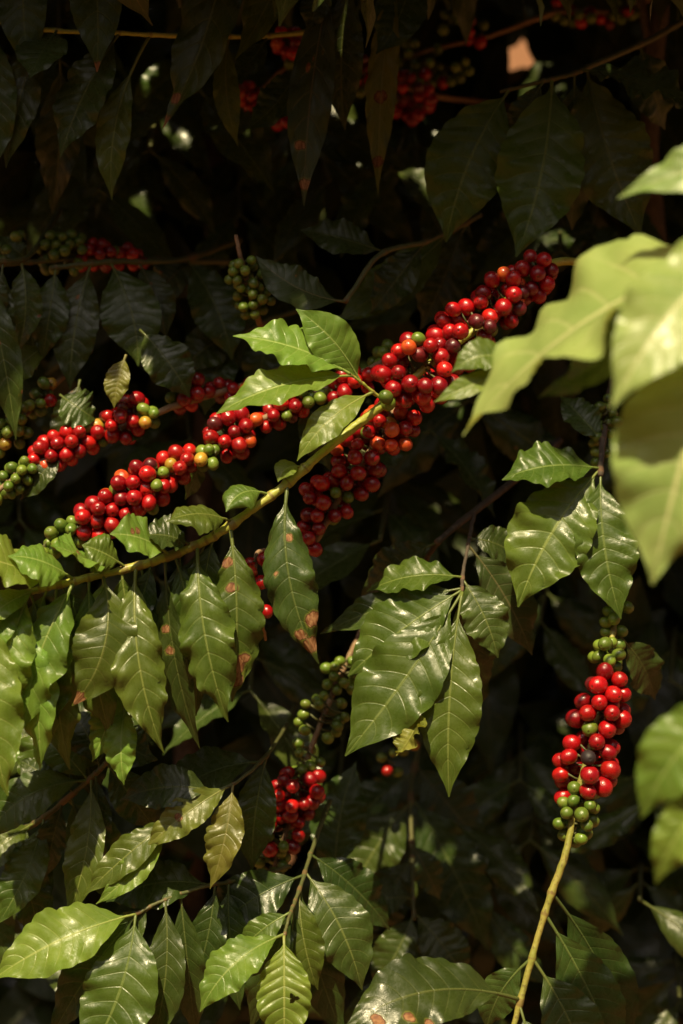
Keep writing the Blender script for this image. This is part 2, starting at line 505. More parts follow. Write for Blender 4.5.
def add_leaf(root, b, l, nu=48):
    d0 = l['d']; d1 = d0 + l['dd'] * .001
    p0 = np.array(l['foot']); p1 = np.array(P(l['x1'], l['y1'], d1))
    dx, dy = l['x1'] - l['x0'], l['y1'] - l['y0']; ln_ = math.hypot(dx, dy)
    nx, ny = -dy / ln_, dx / ln_
    mx, my = (l['x0'] + l['x1']) / 2 + nx * 2 * l['b'], (l['y0'] + l['y1']) / 2 + ny * 2 * l['b']
    c = np.array(P(mx, my, (d0 + d1) / 2 - 2 * l['a'] * .001))
    hint = np.array(-FW + UP * l['up'] + RT * random.uniform(-.1, .1))
    T = p1 - p0; T /= np.linalg.norm(T)
    N = hint - hint.dot(T) * T; N /= np.linalg.norm(N)
    a = R(l['r'] + l['tw'] * .5); B = np.cross(T, N); N2 = math.cos(a) * N + math.sin(a) * B; B2 = np.cross(T, N2)
    fw = np.array(FW); vis = np.linalg.norm(B2 - B2.dot(fw) * fw)
    vis *= math.cos(R(l['f'] * .8))
    hw = l['w'] * .5 / F * (d0 + d1) / 2 / max(vis, .5)
    sd = l['s'] or nseed()
    V, F_, UV, D = leaf_geo(p0, c, p1, hw, hint, l['r'], l['tw'], l['f'], l['wv'], l['q'], l['pf'], nu if not l['ho'] else 110, 14 if not l['ho'] else 44, sd, l['cu'], l['dm'], l['ho'], l['pet'] * .001)
    me = mesh_from('leaf', lm_to(V, p0), F_, M[l['m']], UV, {'damage': D, 'veins': [NVL(sd)] * len(V)})
    o = obj('leaf', me, root, p0 - b)
    if l['lb']: o['label'] = l['lb']
    return o

# leaf shapes shared by the shaded branches, unit length along +Y, face up +Z
PROTO = []
for i in range(10):
    rs = np.random.default_rng(900 + i)
    V, F_, UV, D = leaf_geo((0, 0, 0), (rs.uniform(-.08, .08), .5, rs.uniform(.10, .26)), (0, 1, rs.uniform(-.12, .02)), rs.uniform(.145, .195), (0, 0, 1),
                            0, rs.uniform(-25, 25), rs.uniform(4, 22), rs.uniform(.8, 1.5), 1.1, .08, 34, 10, 900 + i, rs.uniform(-25, 15), pet=.009)
    PROTO.append((V, F_, UV))
PM = {}
def proto_mesh(i, m):
    if (i, m) not in PM: PM[(i, m)] = mesh_from('leaf', *PROTO[i][:2], M[m], PROTO[i][2], {'veins': [NVL(900 + i)] * len(PROTO[i][0])})
    return PM[(i, m)]

def orient(direction, normal, length):
    y = Vector(direction).normalized(); z = Vector(normal); z = (z - y * z.dot(y)).normalized(); x = y.cross(z)
    return Matrix((x, y, z)).transposed().to_4x4() @ Matrix.Scale(length, 4)

def shade_branch(label, x0, y0, d0, x1, y1, d1, pairs=5, size=.125, mats=('mature', 'mature', 'mature', 'spotted'), group='leafy branches in the shade', cherries=None, droop=.8, end=True):
    """A branch reaching forward out of the bush, leaves in drooping pairs."""
    a = Vector(P(x0, y0, d0)); e = Vector(P(x1, y1, d1))
    root = bpy.data.objects.new('coffee_branch', None); COL.objects.link(root); root.location = a
    tag(root, label, 'branch', group)
    mid = (a + e) / 2 + Vector((0, 0, .03))
    path = catmull([a - a, mid - a, e - a], 12)
    rad = np.linspace(.0040, .0019, len(path))
    vs, fs = tube(path, rad, 8)
    obj('stem', mesh_from('stem', vs, fs, M['dull_stem'], attr={'node': [0] * len(vs)}), root)
    ax = (e - a).normalized(); side = ax.cross(Vector((0, 0, 1))).normalized()
    if side.length < .1: side = Vector((1, 0, 0))
    for k in range(pairs):
        t = 1 - .85 * k / max(1, pairs)
        p = Vector(path[int(t * (len(path) - 1))])
        for sgn in (-1, 1):
            if random.random() < .1: continue
            dr = side * sgn * random.uniform(.45, 1.0) + Vector((0, 0, -1)) * random.uniform(.45, 1.25) * droop + ax * random.uniform(.1, .6)
            nr = Vector((0, 0, 1)) * random.uniform(.3, 1) + Vector((0, -1, 0)) * random.uniform(.5, 1.1) + Vector((random.uniform(-.35, .35), 0, 0))
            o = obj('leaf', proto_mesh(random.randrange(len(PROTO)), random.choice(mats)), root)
            o.matrix_local = Matrix.Translation(p) @ orient(dr, nr, size * random.uniform(.75, 1.12))
    return root

# ------------------------------------------------------------------ the branches the photograph shows
exec_order = []
D0 = 1.36
# --- the main sunlit diagonal branch
make_branch('sunlit diagonal yellow-green branch with a row of hanging leaves and the biggest mass of cherries',
    stem=[(760, 300, 1.80, 3.6), (620, 272, 1.54, 3.5), (550, 264, 1.42, 3.4), (490, 318, 1.39, 3.3), (440, 356, 1.38, 3.3), (398, 392, 1.37, 3.4), (384, 404, 1.36, 3.7), (358, 424, 1.36, 3.7), (322, 453, 1.355, 3.6), (288, 483, 1.35, 3.5), (253, 509, 1.345, 3.4),
          (214, 536, 1.34, 3.2), (170, 556, 1.335, 3.0), (122, 570, 1.33, 2.8), (75, 581, 1.325, 2.6), (30, 592, 1.32, 2.4), (-20, 606, 1.31, 2.1), (-60, 618, 1.30, 1.8)],
    twigs=[[(386, 402, 1.358, 1.5), (372, 391, 1.35, 1.2), (361, 382, 1.345, 1.1), (350, 374, 1.34, 1.0)]],
    mat='green_stem',
    leaves=[
        L(350, 374, 233, 336, 43, b=8, dd=-10, a=8, m='young', f=12, wv=1.1, up=.9, dm=()),
        L(360, 382, 296, 309, 46, b=7, dd=-14, a=6, m='young', f=10, wv=.5, up=.2),
        L(352, 376, 216, 414, 38, b=10, dd=-20, a=10, m='young', f=14, wv=1.0, up=.9),
        L(376, 391, 297, 461, 33, b=9, dd=-25, a=10, m='young', f=8, wv=.8, up=.5),
        # hanging row
        L(288, 484, 319, 664, 54, b=15, dd=-20, a=14, m='mature', f=8, wv=1.7, q=.6, tw=16, pf=.10, cu=-26, pet=1.5,
          dm=((.22, -.15, 4.0), (.42, .45, 2.4), (.74, -.65, 7), (.88, -.2, 7), (.80, .3, 5)), lb='dark glossy hanging leaf with brown blight spots'),
        L(230, 528, 232, 702, 56, b=-6, dd=-10, a=14, m='mid', f=8, wv=2.0, q=.6, cu=-20, tw=-14, pf=.10, pet=1.5,
          dm=((.12, .55, 5), (.28, .2, 5.5), (.72, -.35, 6), (.78, -.1, 6), (.86, -.2, 6)), lb='green hanging leaf with orange-brown blight patches'),
        L(197, 544, 228, 722, 56, b=8, dd=-25, a=16, m='mid', f=12, wv=2.0, q=.6, tw=18, pf=.09, pet=1.5, cu=-22),
        L(163, 558, 200, 749, 30, b=8, dd=12, a=10, m='mature', f=24, wv=1.2, pf=.09, r=25, dm=((.3, .3, 4), (.42, .2, 4))),
        L(138, 566, 164, 753, 50, b=12, dd=-30, a=18, m='mid', f=18, wv=1.9, q=.6, tw=-22, pf=.07, pet=1.5, cu=-20),
        L(102, 574, 88, 668, 34, b=-6, dd=10, a=8, m='young', f=30, wv=1.3, r=30),
        L(104, 575, 72, 706, 62, b=-18, dd=-25, a=22, m='mid', f=-16, wv=.8, r=-18, dm=((.93, 0, 6),)),
        L(76, 581, 18, 742, 50, b=9, dd=-20, a=14, m='young', f=16, wv=1.9, q=.6, tw=18, cu=-15, pf=.06, pet=1.5),
        L(50, 587, 12, 700, 36, b=3, dd=12, a=10, m='mid', f=18, wv=1.2),
        L(24, 594, -22, 672, 34, b=6, dd=-20, a=12, m='young', f=20, wv=1.2),
        L(-10, 604, 8, 796, 62, b=10, dd=-40, a=16, m='young', f=14, wv=1.8, q=.6, tw=-14),
        L(-30, 610, -20, 760, 50, b=0, dd=0, a=12, m='mid'),
        # upper side, tips curling forward over the stem
        L(270, 494, 226, 512, 32, b=12, dd=-24, a=2, m='mid', f=20, wv=.5, q=.5, pf=.16, up=1.3, cu=-30),
        L(306, 467, 278, 482, 20, b=8, dd=-12, a=2, m='young', f=20, wv=.3, q=.4, pf=.16, up=1.3),
        L(233, 524, 166, 522, 36, b=9, dd=-38, a=4, m='mid', f=16, wv=.9, q=.7, pf=.14, up=1.0, cu=-25, tw=16),
        L(194, 545, 142, 536, 32, b=5, dd=-15, a=4, m='mature', f=24, wv=.9, q=.6, pf=.14, up=.7, r=14),
        L(172, 554, 110, 534, 42, b=6, dd=-38, a=6, m='young', f=14, wv=.9, q=.6, pf=.15, up=1.1, tw=-20, dm=((.5, .3, 3.5), (.6, .2, 3))),
        L(126, 568, 82, 545, 36, b=3, dd=-20, a=4, m='mid', f=26, wv=.8, q=.6, pf=.2, up=.8, r=-12, cu=-20),
        L(104, 573, 50, 546, 46, b=5, dd=-44, a=8, m='young', f=12, wv=1.0, q=.6, pf=.14, up=1.2, tw=20, dm=((.4, .2, 2.5),)),
        L(74, 581, 8, 556, 38, b=7, dd=-30, a=6, m='young', f=18, wv=.8, q=.6, pf=.14, up=.9, r=10, cu=-20),
        L(46, 589, -34, 560, 50, b=10, dd=-45, a=6, m='young', f=12, wv=1.0, q=.6, pf=.1, up=1.2, tw=-15),
        L(120, 571, 152, 668, 44, b=6, dd=22, a=8, m='mid', f=14, wv=1.4, tw=20),
        L(60, 585, 96, 690, 46, b=-6, dd=26, a=8, m='mature', f=14, wv=1.4, tw=-20),
        L(180, 552, 172, 690, 50, b=-5, dd=30, a=8, m='mature', f=16, wv=1.5, tw=20),
        L(30, 592, 48, 740, 54, b=-8, dd=10, a=10, m='mid', f=16, wv=1.5, tw=25),
        L(90, 577, 112, 742, 46, b=7, dd=18, a=12, m='mid', f=18, wv=1.7, q=.7, tw=24, cu=-15),
        L(56, 586, 70, 770, 50, b=8, dd=6, a=12, m='mid', f=16, wv=1.7, q=.7, tw=-24, cu=-20),
        L(12, 597, 40, 770, 46, b=-8, dd=-8, a=14, m='young', f=18, wv=1.8, q=.6, tw=20, cu=-18),
        L(175, 553, 196, 716, 46, b=-7, dd=24, a=12, m='mid', f=18, wv=1.6, q=.7, tw=-20, cu=-20),
        L(205, 541, 184, 668, 40, b=6, dd=40, a=8, m='mature', f=14, wv=1.5),
        L(30, 592, -6, 730, 52, b=6, dd=-26, a=16, m='young', f=18, wv=1.8, q=.6, tw=-18, cu=-18),
        L(140, 566, 130, 720, 46, b=-10, dd=36, a=10, m='mature', f=16, wv=1.4),
        L(40, 590, -20, 628, 26, b=6, dd=-30, a=8, m='young', f=16, wv=1, pf=.1),
        L(150, 562, 118, 640, 30, b=-6, dd=14, a=10, m='mature', f=18),
        L(214, 540, 206, 640, 40, b=6, dd=18, a=10, m='mature', f=14),
    ],
    clusters=[
        (396, 394, 440, 356, 1.375, 28, 80, 'R', 8.0),
        (440, 356, 482, 318, 1.385, 29, 68, 'RM', 7.7),
        (480, 318, 515, 290, 1.395, 19, 58, 'R', 7.6),
        (513, 292, 546, 264, 1.405, 15, 50, 'R', 7.3),
        (388, 400, 392, 396, 1.35, 2, 30, 'GY', 8.0),
    ])

make_branch('branch with a steep run of red cherries hanging just under the diagonal yellow-green stem',
    stem=[(440, 380, 1.47, 3), (400, 405, 1.42, 3), (378, 440, 1.40, 2.8), (345, 488, 1.40, 2.7), (312, 545, 1.40, 2.5), (280, 552, 1.40, 2.0), (256, 556, 1.38, 1.8), (260, 612, 1.38, 1.6), (266, 640, 1.40, 1.3)],
    mat='tan_stem',
    clusters=[(402, 408, 374, 440, 1.395, 20, 62, 'RO', 7.0), (374, 440, 345, 484, 1.40, 24, 62, 'R', 7.0), (340, 484, 316, 515, 1.40, 16, 56, 'R', 7.0),
              (318, 518, 306, 545, 1.40, 7, 34, 'R', 6.8), (255, 556, 260, 612, 1.375, 7, 17, 'R', 6.8), (398, 428, 396, 448, 1.385, 3, 22, 'O', 7.2)])

make_branch('branch of bright red cherries running from a green-cherried tip to behind three bright young leaves',
    stem=[(400, 350, 1.50, 3), (372, 368, 1.46, 3), (320, 392, 1.45, 3), (270, 415, 1.44, 3), (228, 440, 1.43, 3), (190, 462, 1.42, 2.8), (150, 488, 1.41, 2.7), (105, 515, 1.41, 2.5), (60, 540, 1.41, 2.2), (35, 552, 1.41, 1.8)],
    mat='tan_stem', leaves=[L(205, 452, 185, 500, 20, m='mid', d=1.45), L(300, 402, 330, 470, 30, m='mature', d=1.47)],
    clusters=[(44, 546, 86, 528, 1.40, 17, 38, 'G', 6.6), (86, 524, 122, 502, 1.40, 19, 50, 'RO', 7.6), (122, 502, 160, 478, 1.40, 22, 56, 'RM', 7.6), (160, 478, 192, 462, 1.41, 13, 46, 'RG', 7.4),
              (196, 462, 214, 455, 1.41, 6, 32, 'GY', 6.8), (216, 446, 246, 424, 1.43, 17, 54, 'R', 7.2), (262, 420, 298, 402, 1.44, 14, 36, 'R', 6.9), (303, 402, 316, 394, 1.44, 4, 24, 'G', 6.8), (330, 390, 372, 378, 1.44, 9, 34, 'R', 7.0),
              (374, 364, 388, 354, 1.50, 7, 26, 'G', 6.6)])

make_branch('upper left branch of crimson cherries with green ones at its left tip',
    stem=[(300, 360, 1.570, 3), (245, 385, 1.510, 3), (200, 398, 1.490, 3), (150, 415, 1.470, 3), (110, 432, 1.460, 2.6), (70, 448, 1.450, 2.4), (30, 468, 1.440, 2.2), (-5, 492, 1.430, 2.0), (-40, 510, 1.430, 1.8)],
    mat='tan_stem', leaves=[L(60, 452, 20, 500, 26, m='mature'), L(150, 415, 120, 440, 26, m='mature')],
    clusters=[(-6, 492, 32, 466, 1.440, 16, 36, 'G', 6.2), (40, 460, 78, 440, 1.450, 20, 40, 'R', 7.0), (86, 440, 100, 434, 1.460, 7, 32, 'RG', 6.6), (104, 432, 142, 410, 1.460, 20, 50, 'RM', 7.0),
              (142, 424, 152, 412, 1.450, 5, 26, 'GY', 6.8), (176, 402, 200, 386, 1.490, 10, 36, 'RM', 7.0), (212, 394, 246, 384, 1.500, 9, 28, 'R', 6.8)])

make_branch('short branch tip of green and yellow cherries at the left edge',
    stem=[(90, 350, 1.590, 3), (60, 380, 1.520, 2.5), (30, 410, 1.490, 2.2), (-10, 448, 1.470, 2.0), (-40, 470, 1.470, 1.6)], mat='tan_stem',
    clusters=[(-4, 445, 26, 416, 1.470, 16, 40, 'GY', 6.4), (30, 410, 52, 386, 1.490, 9, 30, 'GR', 6.4)])

make_branch('horizontal branch high at left with green cherries then dark red ones',
    stem=[(230, 262, 1.650, 3), (150, 260, 1.600, 3), (90, 258, 1.550, 2.6), (30, 262, 1.520, 2.4), (-30, 268, 1.500, 2.0)], mat='dull_stem',
    leaves=[L(160, 262, 190, 300, 26, m='old', f=20), L(30, 262, 0, 236, 22, m='mature')],
    clusters=[(-8, 254, 26, 240, 1.520, 9, 34, 'G', 6.0), (40, 254, 84, 252, 1.540, 22, 50, 'G', 6.4), (84, 256, 112, 256, 1.550, 12, 36, 'R', 6.8), (116, 258, 140, 256, 1.570, 8, 28, 'RO', 6.6)])

make_branch('upright twig with a loose bunch of small green cherries above the bright young leaves',
    stem=[(262, 330, 1.520, 2.6), (255, 310, 1.480, 2.4), (248, 285, 1.460, 2.2), (240, 255, 1.450, 2.0), (236, 235, 1.450, 1.5)], mat='tan_stem',
    clusters=[(242, 262, 250, 286, 1.455, 13, 44, 'G', 5.8), (250, 288, 256, 314, 1.465, 13, 44, 'G', 5.8)])

make_branch('lower right branch of maroon-red cherries hanging on a bare yellow stem',
    stem=[(628, 560, 1.48, 2.8), (616, 612, 1.43, 2.8), (606, 680, 1.40, 2.8), (592, 740, 1.38, 3.0), (576, 800, 1.37, 3.0), (566, 852, 1.36, 3.4), (548, 903, 1.355, 3.1), (532, 958, 1.35, 2.9), (518, 1010, 1.345, 2.8), (505, 1060, 1.34, 2.6)],
    mat='olive_stem', rscale=.86,
    leaves=[L(552, 893, 632, 1052, 58, b=-10, dd=30, a=-4, m='mature', f=10, wv=.9, pf=.14, pet=1.3, up=.2),
            L(544, 915, 622, 1072, 58, b=-6, dd=10, a=4, m='mature', f=10, wv=.9, pf=.12, pet=1.3, up=.2),
            L(533, 958, 596, 1090, 60, b=-6, dd=-10, a=4, m='mature', f=12, wv=.8, pf=.14, pet=1.3),
            L(532, 960, 486, 1030, 38, b=8, dd=20, a=4, m='mature', f=12, wv=.8, pf=.16, pet=1.3),
            L(518, 1000, 344, 1030, 60, b=24, dd=-60, a=10, m='mature', f=8, wv=1.1, pf=.12, pet=1.5, up=.8, dm=((.62, -.7, 6), (.80, -.55, 6), (.5, -.85, 5)), lb='wet-looking glossy leaf with pinkish brown blight along its lower edge'),
            L(515, 1005, 545, 1080, 34, b=0, dd=-20, a=4, m='mature', f=12, pf=.2),
            L(612, 634, 655, 700, 40, b=-8, dd=50, a=4, m='mature', f=12, pf=.2)],
    clusters=[(620, 604, 612, 640, 1.42, 10, 32, 'G', 6.4), (610, 642, 605, 678, 1.395, 12, 44, 'G', 7.0), (606, 680, 594, 740, 1.385, 23, 62, 'RK', 8.3), (594, 740, 576, 798, 1.375, 23, 64, 'RK', 8.3),
              (584, 790, 570, 840, 1.365, 17, 46, 'G', 7.2)])

make_branch('hanging brown twig in the lower middle with green cherries above a bunch of scarlet ones',
    stem=[(372, 610, 1.60, 2.8), (350, 655, 1.55, 2.6), (334, 690, 1.53, 2.5), (318, 730, 1.51, 2.4), (304, 770, 1.50, 2.3), (290, 820, 1.49, 2.2), (272, 872, 1.49, 1.8)],
    mat='tan_stem',
    clusters=[(346, 660, 334, 690, 1.53, 12, 46, 'G', 6.4), (330, 696, 314, 736, 1.51, 12, 54, 'G', 6.2), (308, 745, 292, 772, 1.50, 9, 50, 'G', 6.2), (302, 774, 288, 812, 1.49, 20, 58, 'R', 7.2), (290, 812, 276, 850, 1.49, 16, 46, 'RG', 7.2), (276, 850, 268, 872, 1.49, 9, 36, 'G', 6.2)])

make_branch('brown twig with a fan of broad scalloped leaves, one curling pale at its edge',
    stem=[(560, 440, 1.66, 3.5), (505, 488, 1.56, 3.4), (470, 515, 1.50, 3.0), (440, 540, 1.46, 2.6), (425, 560, 1.5, 2.2)],
    twigs=[[(474, 514, 1.49, 1.8), (468, 545, 1.44, 1.5), (463, 575, 1.41, 1.4), (462, 592, 1.40, 1.2)]],
    mat='bark',
    leaves=[L(460, 590, 348, 676, 62, b=4, dd=-5, a=8, m='mid', f=8, wv=1.0, q=1.4),
            L(462, 578, 366, 592, 30, b=9, dd=10, a=8, m='mid', f=14, wv=1, up=1.1),
            L(462, 588, 320, 634, 34, b=6, dd=25, a=8, m='mature', f=14, wv=1.1),
            L(462, 592, 345, 756, 76, b=-4, dd=-30, a=10, m='mid', f=8, wv=1.0, q=1.5, pf=.12, lb='broad scalloped leaf with a rolled pale edge'),
            L(463, 592, 449, 797, 62, b=6, dd=-30, a=12, m='mid', f=10, wv=1.1, q=1.5, pf=.13),
            L(465, 580, 498, 658, 46, b=-4, dd=-12, a=8, m='mature', f=8, wv=1.2, q=1.3),
            L(468, 545, 532, 655, 50, b=-6, dd=20, a=8, m='old', f=10, wv=1.0, pf=.10),
            L(470, 540, 520, 560, 34, b=-6, dd=20, a=8, m='mature', f=10),
            L(455, 590, 478, 720, 52, b=0, dd=40, a=8, m='mature', f=10, d=1.44),
            L(420, 715, 396, 756, 24, b=-3, dd=-14, a=8, m='yellow', f=35, wv=1.8, r=45, d=1.375, pf=.02),
            L(440, 545, 360, 600, 40, b=6, dd=40, m='mature', f=12), L(430, 560, 400, 640, 50, b=6, dd=30, m='spotted', f=12)])

make_branch('right side twig with three quilted green leaves and a few green cherries above them',
    stem=[(628, 300, 1.60, 3), (612, 380, 1.52, 3), (603, 440, 1.46, 2.6), (600, 476, 1.43, 2.2)], mat='bark',
    leaves=[L(600, 470, 518, 607, 80, b=9, dd=-30, a=10, m='mid', f=8, wv=1.2, q=1.6, pf=.06),
            L(603, 474, 621, 619, 62, b=7, dd=-30, a=10, m='mid', f=10, wv=1.1, q=1.5, pf=.07),
            L(597, 470, 502, 480, 42, b=9, dd=-20, a=12, m='mid', f=12, wv=1.0, q=1.3, up=1.0),
            L(604, 440, 560, 395, 34, b=0, dd=20, a=6, m='mature', f=12)],
    clusters=[(608, 400, 603, 462, 1.47, 16, 34, 'G', 6.2)])

make_branch('shaded upper right twig holding broad dark quilted leaves',
    stem=[(700, 10, 1.66, 3.4), (650, 40, 1.58, 3.0), (600, 62, 1.51, 2.6), (572, 74, 1.48, 2.2), (548, 80, 1.47, 1.8), (500, 92, 1.48, 1.5)], mat='dull_stem',
    leaves=[L(553, 80, 516, 257, 86, b=-8, dd=-30, a=10, m='mid', f=7, wv=1.1, q=1.5, pf=.04, up=.1, pet=1.4, lb='broad dark hanging leaf with a bright yellow-green midrib'),
            L(512, 90, 446, 242, 80, b=10, dd=-5, a=10, up=.1, m='mid', f=8, wv=1.0, q=1.4, pf=.06),
            L(588, 68, 642, 238, 80, b=6, dd=-20, a=8, up=.1, m='mid', f=8, wv=1.2, q=1.5, pf=.06),
            L(545, 80, 500, 150, 30, b=0, dd=30, m='mature'),
            L(580, 72, 700, 112, 48, b=-12, dd=-30, a=8, m='mature', f=8, wv=1.5, q=1.4, up=1.2),
            L(575, 74, 572, 230, 62, b=0, dd=50, a=8, m='mature', f=10),
            L(640, 45, 665, 130, 50, b=0, dd=30, a=8, m='mature', f=10)])

# --- foreground leaves at the right, close to the lens and out of focus
make_branch('blurred pale lime leaves nearest the lens at the right edge',
    stem=[(1500, -60, 2.1, 5), (1250, -40, 1.6, 4), (1080, 0, 1.2, 3.4), (960, 60, 1.04, 3), (860, 160, .98, 2.8), (770, 222, .96, 2.6), (735, 300, .95, 2.2), (730, 360, .95, 1.8)], mat='green_stem',
    leaves=[L(800, 244, 463, 436, 100, b=40, dd=85, a=4, m='fresh', f=16, wv=1.0, q=.5, pf=.06, tw=10, up=1.5, lb='long bent pale leaf with a bright wavy lower edge'),
            L(770, 215, 612, 408, 92, b=16, dd=-55, a=16, m='fresh', f=12, wv=1.0, q=.6, pf=.06, up=.6),
            L(738, 322, 652, 584, 136, b=8, dd=-20, a=12, m='fresh', f=10, wv=1.1, q=.7, pf=.04),
            L(840, 150, 618, 198, 56, b=16, dd=20, a=6, m='fresh', f=12, wv=1.0, q=.7, pf=.05),
            L(680, 270, 538, 398, 56, b=-14, dd=120, a=0, m='mature', f=12, wv=.9, q=.6)])
make_branch('blurred lime leaf tips poking in low at the right edge',
    stem=[(1400, 500, 2.1, 5), (1150, 500, 1.6, 4), (980, 520, 1.12, 3.4), (900, 560, 1.0, 3), (800, 640, .95, 2.6), (745, 700, .94, 2.2), (730, 790, .94, 1.8)], mat='green_stem',
    leaves=[L(742, 700, 641, 818, 66, b=14, dd=0, a=10, m='young', f=14, wv=1.0, pf=.05),
            L(730, 780, 656, 884, 46, b=12, dd=0, a=10, m='young', f=18, wv=1.2, pf=.05)])
make_branch('small blurred leaf pair poking out beside the upper end of the red cherry mass',
    stem=[(700, 250, 1.24, 2), (620, 280, 1.22, 2), (570, 320, 1.21, 1.6), (540, 346, 1.2, 1.4), (516, 368, 1.20, 1.3)], mat='green_stem',
    leaves=[L(518, 368, 452, 372, 32, b=14, dd=-10, a=6, m='mid', f=14, wv=.7), L(510, 374, 434, 402, 22, b=2, dd=-10, a=6, m='young', f=18, wv=.7)])

# --- upper left, in the shade
make_branch('shaded twig across the top left corner with long drooping leaves',
    stem=[(330, 30, 1.55, 2.4), (260, 36, 1.49, 2.2), (182, 36, 1.45, 2.0), (120, 33, 1.43, 1.9), (50, 30, 1.42, 1.8), (-20, 18, 1.41, 1.6)], mat='green_stem',
    leaves=[L(120, 33, 60, 158, 50, b=6, dd=-10, a=8, m='mature', f=12, wv=1.1),
            L(62, 20, 30, 78, 50, b=2, dd=-60, a=8, m='mature', f=8, d=1.43, wv=.6),
            L(150, 36, 112, 200, 34, b=14, dd=-5, a=8, m='mid', f=14, wv=1.0, pf=.25),
            L(40, 30, 6, 168, 40, b=4, dd=-5, a=8, m='mature', f=14, wv=1.0),
            L(60, 60, 52, 214, 44, b=-4, dd=30, a=8, m='mature', f=14, wv=1.0, d=1.5),
            L(-10, 20, -10, 180, 46, b=-4, dd=0, a=8, m='mature', f=14),
            L(225, 36, 238, 146, 26, b=6, dd=0, a=8, m='mid', f=14, wv=1.0),
            L(270, 36, 218, 82, 30, b=-6, dd=-20, a=6, m='mature', f=14)])
make_branch('overhanging top left twig with dull leaves cut by the frame, one tip curled brown',
    stem=[(330, -90, 1.440, 2.6), (230, -95, 1.430, 2.4), (120, -92, 1.420, 2.2), (10, -85, 1.410, 2.0)], mat='dull_stem',
    leaves=[L(28, -86, 32, 76, 50, b=8, dd=-10, a=8, m='mature', f=8, wv=.7, dm=((.97, 0, 6),)),
            L(90, -90, 97, 72, 52, b=-4, dd=-10, a=8, m='mature', f=8, wv=.6, dm=((.97, 0, 6),)),
            L(228, -92, 163, 128, 58, b=-14, dd=-10, a=8, m='mature', f=10, wv=1.0, tw=20, dm=((.97, 0, 7), (.85, .3, 6)), lb='long shaded leaf with a brown curled tip'),
            L(300, -90, 235, 60, 44, b=-8, dd=10, a=8, m='mid', f=12)])
make_branch('shaded leafy twig at the top middle with withered yellow-brown leaves',
    stem=[(470, -60, 1.6, 2.8), (410, -40, 1.5, 2.6), (350, -25, 1.46, 2.2), (290, -20, 1.45, 2.0)], mat='dull_stem',
    leaves=[L(325, -20, 308, 32, 30, b=0, dd=-5, a=6, m='mature', f=14),
            L(330, -24, 304, 206, 44, b=6, dd=-10, a=8, m='old', f=12, wv=1, dm=((.9, 0, 6), (.72, .4, 5))),
            L(408, -38, 376, 54, 52, b=-10, dd=-20, a=8, m='mature', f=8, wv=.8),
            L(400, -36, 378, 194, 30, b=6, dd=5, a=8, m='yellow', f=22, wv=1.6, dm=((.55, 0, 7), (.85, 0, 6)), lb='narrow withered yellow leaf'),
            L(350, -25, 345, 130, 44, b=6, dd=20, a=8, m='mature', f=12, wv=.8),
            L(300, 60, 245, 130, 40, b=-8, dd=-5, a=6, m='mature', f=12, d=1.5)])
make_branch('shaded branch high in the middle with scattered crimson cherries between drooping leaves',
    stem=[(600, 130, 2.280, 3), (500, 105, 1.980, 3), (430, 95, 1.760, 3), (360, 70, 1.700, 2.6), (300, 60, 1.680, 2.4), (250, 98, 1.660, 2.2), (225, 96, 1.660, 2.0)], mat='tan_stem',
    clusters=[(284, 36, 306, 66, 1.660, 15, 40, 'R', 7.2), (240, 90, 262, 108, 1.650, 10, 32, 'RO', 7.2), (276, 122, 300, 108, 1.660, 6, 26, 'R', 7.0), (342, 50, 364, 84, 1.690, 15, 34, 'R', 7.2), (388, 86, 428, 108, 1.740, 20, 50, 'R', 7.4)])
make_branch('shaded top right branch with green and red cherries beside the gaps of orange soil',
    stem=[(690, -20, 1.870, 3.4), (620, 10, 1.820, 3), (560, 12, 1.800, 2.8), (490, 36, 1.780, 2.6), (430, 50, 1.770, 2.2), (398, 62, 1.770, 1.4)], mat='tan_stem',
    clusters=[(400, 52, 470, 72, 1.760, 18, 50, 'GR', 7.2), (440, 20, 486, 36, 1.770, 9, 36, 'GR', 7.0), (555, 8, 600, 16, 1.800, 9, 34, 'GR', 7.2), (606, 18, 640, 4, 1.820, 7, 30, 'GR', 7.0)])

